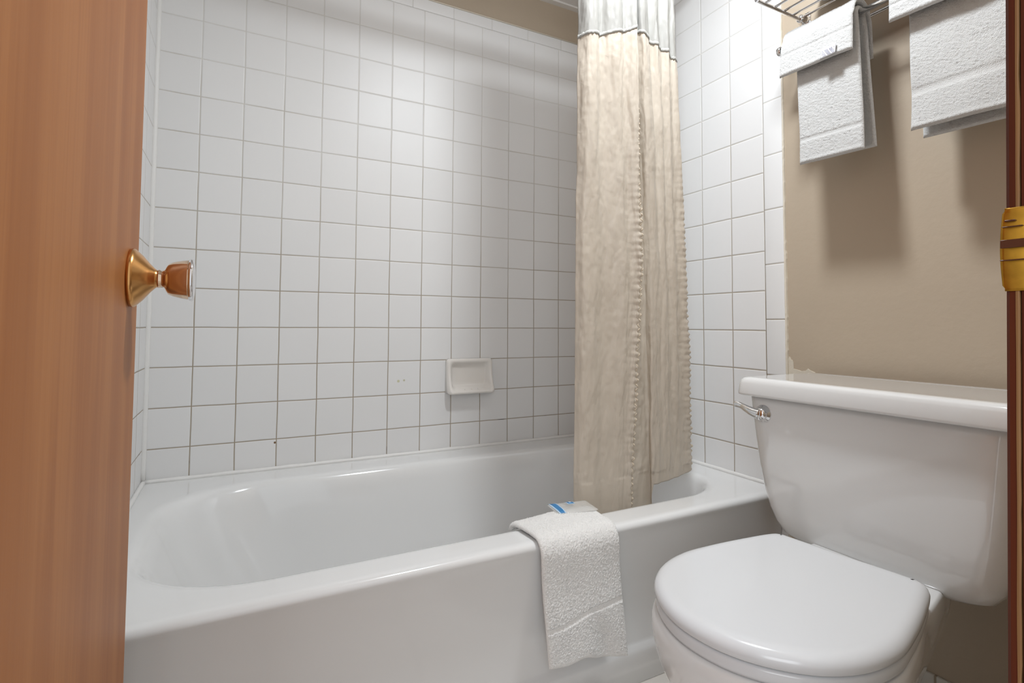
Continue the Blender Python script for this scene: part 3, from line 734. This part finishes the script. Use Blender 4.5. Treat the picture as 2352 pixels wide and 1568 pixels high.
def curve_at(z):
    if z >= 0.95:
        t = min(1, (z - 0.95) / 0.65); a, b_ = MID, TOP
    else:
        t = (z - 0.36) / (0.95 - 0.36); a, b_ = LOW, MID
        t = max(-0.1, t)
    return [Vector((p[0] + (q[0] - p[0]) * t, p[1] + (q[1] - p[1]) * t, 0)) for p, q in zip(a, b_)]
SN = 12
rows = {}
def crow(z):
    return spline(curve_at(z), SN)
NS = (len(TOP) - 1) * SN + 1
stA, stB = 8 * SN, 20 * SN   # stitched fold edges
def cpoint(row, i, z):
    p = row[i]; t = (row[min(i + 1, NS - 1)] - row[max(i - 1, 0)]).normalized(); nr = Vector((t.y, -t.x, 0))
    d_ = 0.0055 * noise.noise((i * 0.055, z * 3.5, 2)) + 0.0030 * noise.noise((i * 0.16, z * 14, 4)) + 0.0009 * noise.noise((i * .4, z * 60, 9))
    zone = max(0, min(1, (1.35 - z) / 0.3))
    for st in (stA, stB):
        dd = abs(i - st)
        d_ += 0.0030 * zone * math.exp(-dd / 7.0) * math.sin(z * 2 * PI / 0.0165 + noise.noise((z * 12, st, 0)) * 2.0)
        d_ += 0.0030 * zone * math.exp(-dd / 22.0) * noise.noise((z * 42, dd * 0.07, 6 + st))
    if z < 0.42: d_ *= 0.5
    return Vector((p.x + nr.x * d_, p.y + nr.y * d_, z))
def seam_z(i):
    t = i / (NS - 1); X = t
    if i <= stA: return 1.508 + 0.040 * (i / stA) ** 1.3
    return 1.552 - 0.045 * ((i - stA) / (NS - 1 - stA)) ** 1.2
def bottom_z(i):
    # left part tucks inside the tub, the right part stops just above the rim
    e = 11.5 * SN
    if i < e: return 0.318
    return 0.318 + 0.070 * min(1, (i - e) / (0.9 * SN)) + 0.02 * ((i - e) / (NS - e)) ** 3
zg = [i / 300 for i in range(301)]
rowcache = {}
def gridpart(name, i0, i1, zb, zt, nz, mat, solid=0.0008):
    vv = []
    for k in range(nz + 1):
        for i in range(i0, i1 + 1):
            z = zb(i) + (zt(i) - zb(i)) * k / nz
            key = round(z, 3)
            if key not in rowcache: rowcache[key] = crow(key)
            vv.append(cpoint(rowcache[key], i, z))
    m = i1 - i0 + 1
    ff = [[k * m + i, k * m + i + 1, (k + 1) * m + i + 1, (k + 1) * m + i] for k in range(nz) for i in range(m - 1)]
    o = obj(name, vv, ff, mat, solid=solid, recalc=False); adopt(sc, o); return o
gridpart('curtain_panel', 0, NS - 1, bottom_z, seam_z, 420, M['curtain'])
gridpart('sheer_header', 0, NS - 1, seam_z, lambda i: 1.925, 90, M['header'])
# ruffled seam between the two
vv = []; 
for i in range(NS):
    z = seam_z(i); row = rowcache.setdefault(round(z, 3), crow(round(z, 3)))
    p = cpoint(row, i, z); t = (row[min(i + 1, NS - 1)] - row[max(i - 1, 0)]).normalized(); nr = Vector((t.y, -t.x, 0))
    ruf = 0.0014 + 0.0026 * abs(noise.noise((i * 0.55, 0, 1)))
    if nr.y > 0: nr = -nr
    vv += [p + Vector((0, 0, -0.0045 - 0.003 * noise.noise((i * .4, 3, 3)))) + nr * 0.0012, p + nr * ruf, p + Vector((0, 0, 0.0045 + 0.003 * noise.noise((i * .5, 8, 3)))) + nr * 0.0012]
ff = [[i * 3 + j, i * 3 + j + 1, (i + 1) * 3 + j + 1, (i + 1) * 3 + j] for i in range(NS - 1) for j in range(2)]
o = obj('ruffled_seam', vv, ff, M['header'], solid=0.0008, recalc=False); adopt(sc, o)
for st, zt_ in ((stA, 1.36), (stB, 1.50)):
    pts = []; rd = []
    n = 560; zb_ = bottom_z(st) + 0.004
    for k in range(n + 1):
        z = zb_ + (zt_ - zb_) * k / n
        row = rowcache.setdefault(round(z, 3), crow(round(z, 3)))
        p = cpoint(row, st, z); pts.append(p + Vector((0.0, -0.0012, 0))); rd.append(0.0014 + 0.0011 * math.sin(z * 2 * PI / 0.0125))
    v, f = tube(pts, 0.002, 8, rd); o = obj('stitched_hem', v, f, M['stitch']); adopt(sc, o)
# rod with rings, over the top edge of the photo
rod = thing('curtain_rod', 'straight chrome curtain rod spanning the tub alcove above the curtain', 'curtain rod', (0.76, -0.72, 1.95))
v, f = tube([(0.003, -0.72, 1.95), (W - 0.003, -0.72, 1.95)], 0.0125, 24); o = obj('rod', v, f, M['chrome']); adopt(rod, o)
for xx, dr2 in ((0.001, 1), (W - 0.001, -1)):
    v, f = lathe([(0, 0.03), (0.006, 0.03), (0.012, 0.02), (0.025, 0.016), (0.025, 0.0)], (xx, -0.72, 1.95), (dr2, 0, 0), 32)
    o = obj('flange', v, f, M['chrome']); adopt(rod, o)

# ---------------------------------------------------------------- ceiling lamp (out of frame, gives the room its light)
cl = thing('ceiling_lamp', 'round white flush ceiling lamp over the floor in front of the tub', 'lamp', (0.950, -1.05, CZ))
v, f = lathe([(0, 0.09), (0.03, 0.09), (0.034, 0.08), (0.034, 0)], (0.950, -1.05, CZ), (0, 0, -1), 48); o = obj('lamp_base', v, f, M['white_metal']); adopt(cl, o)
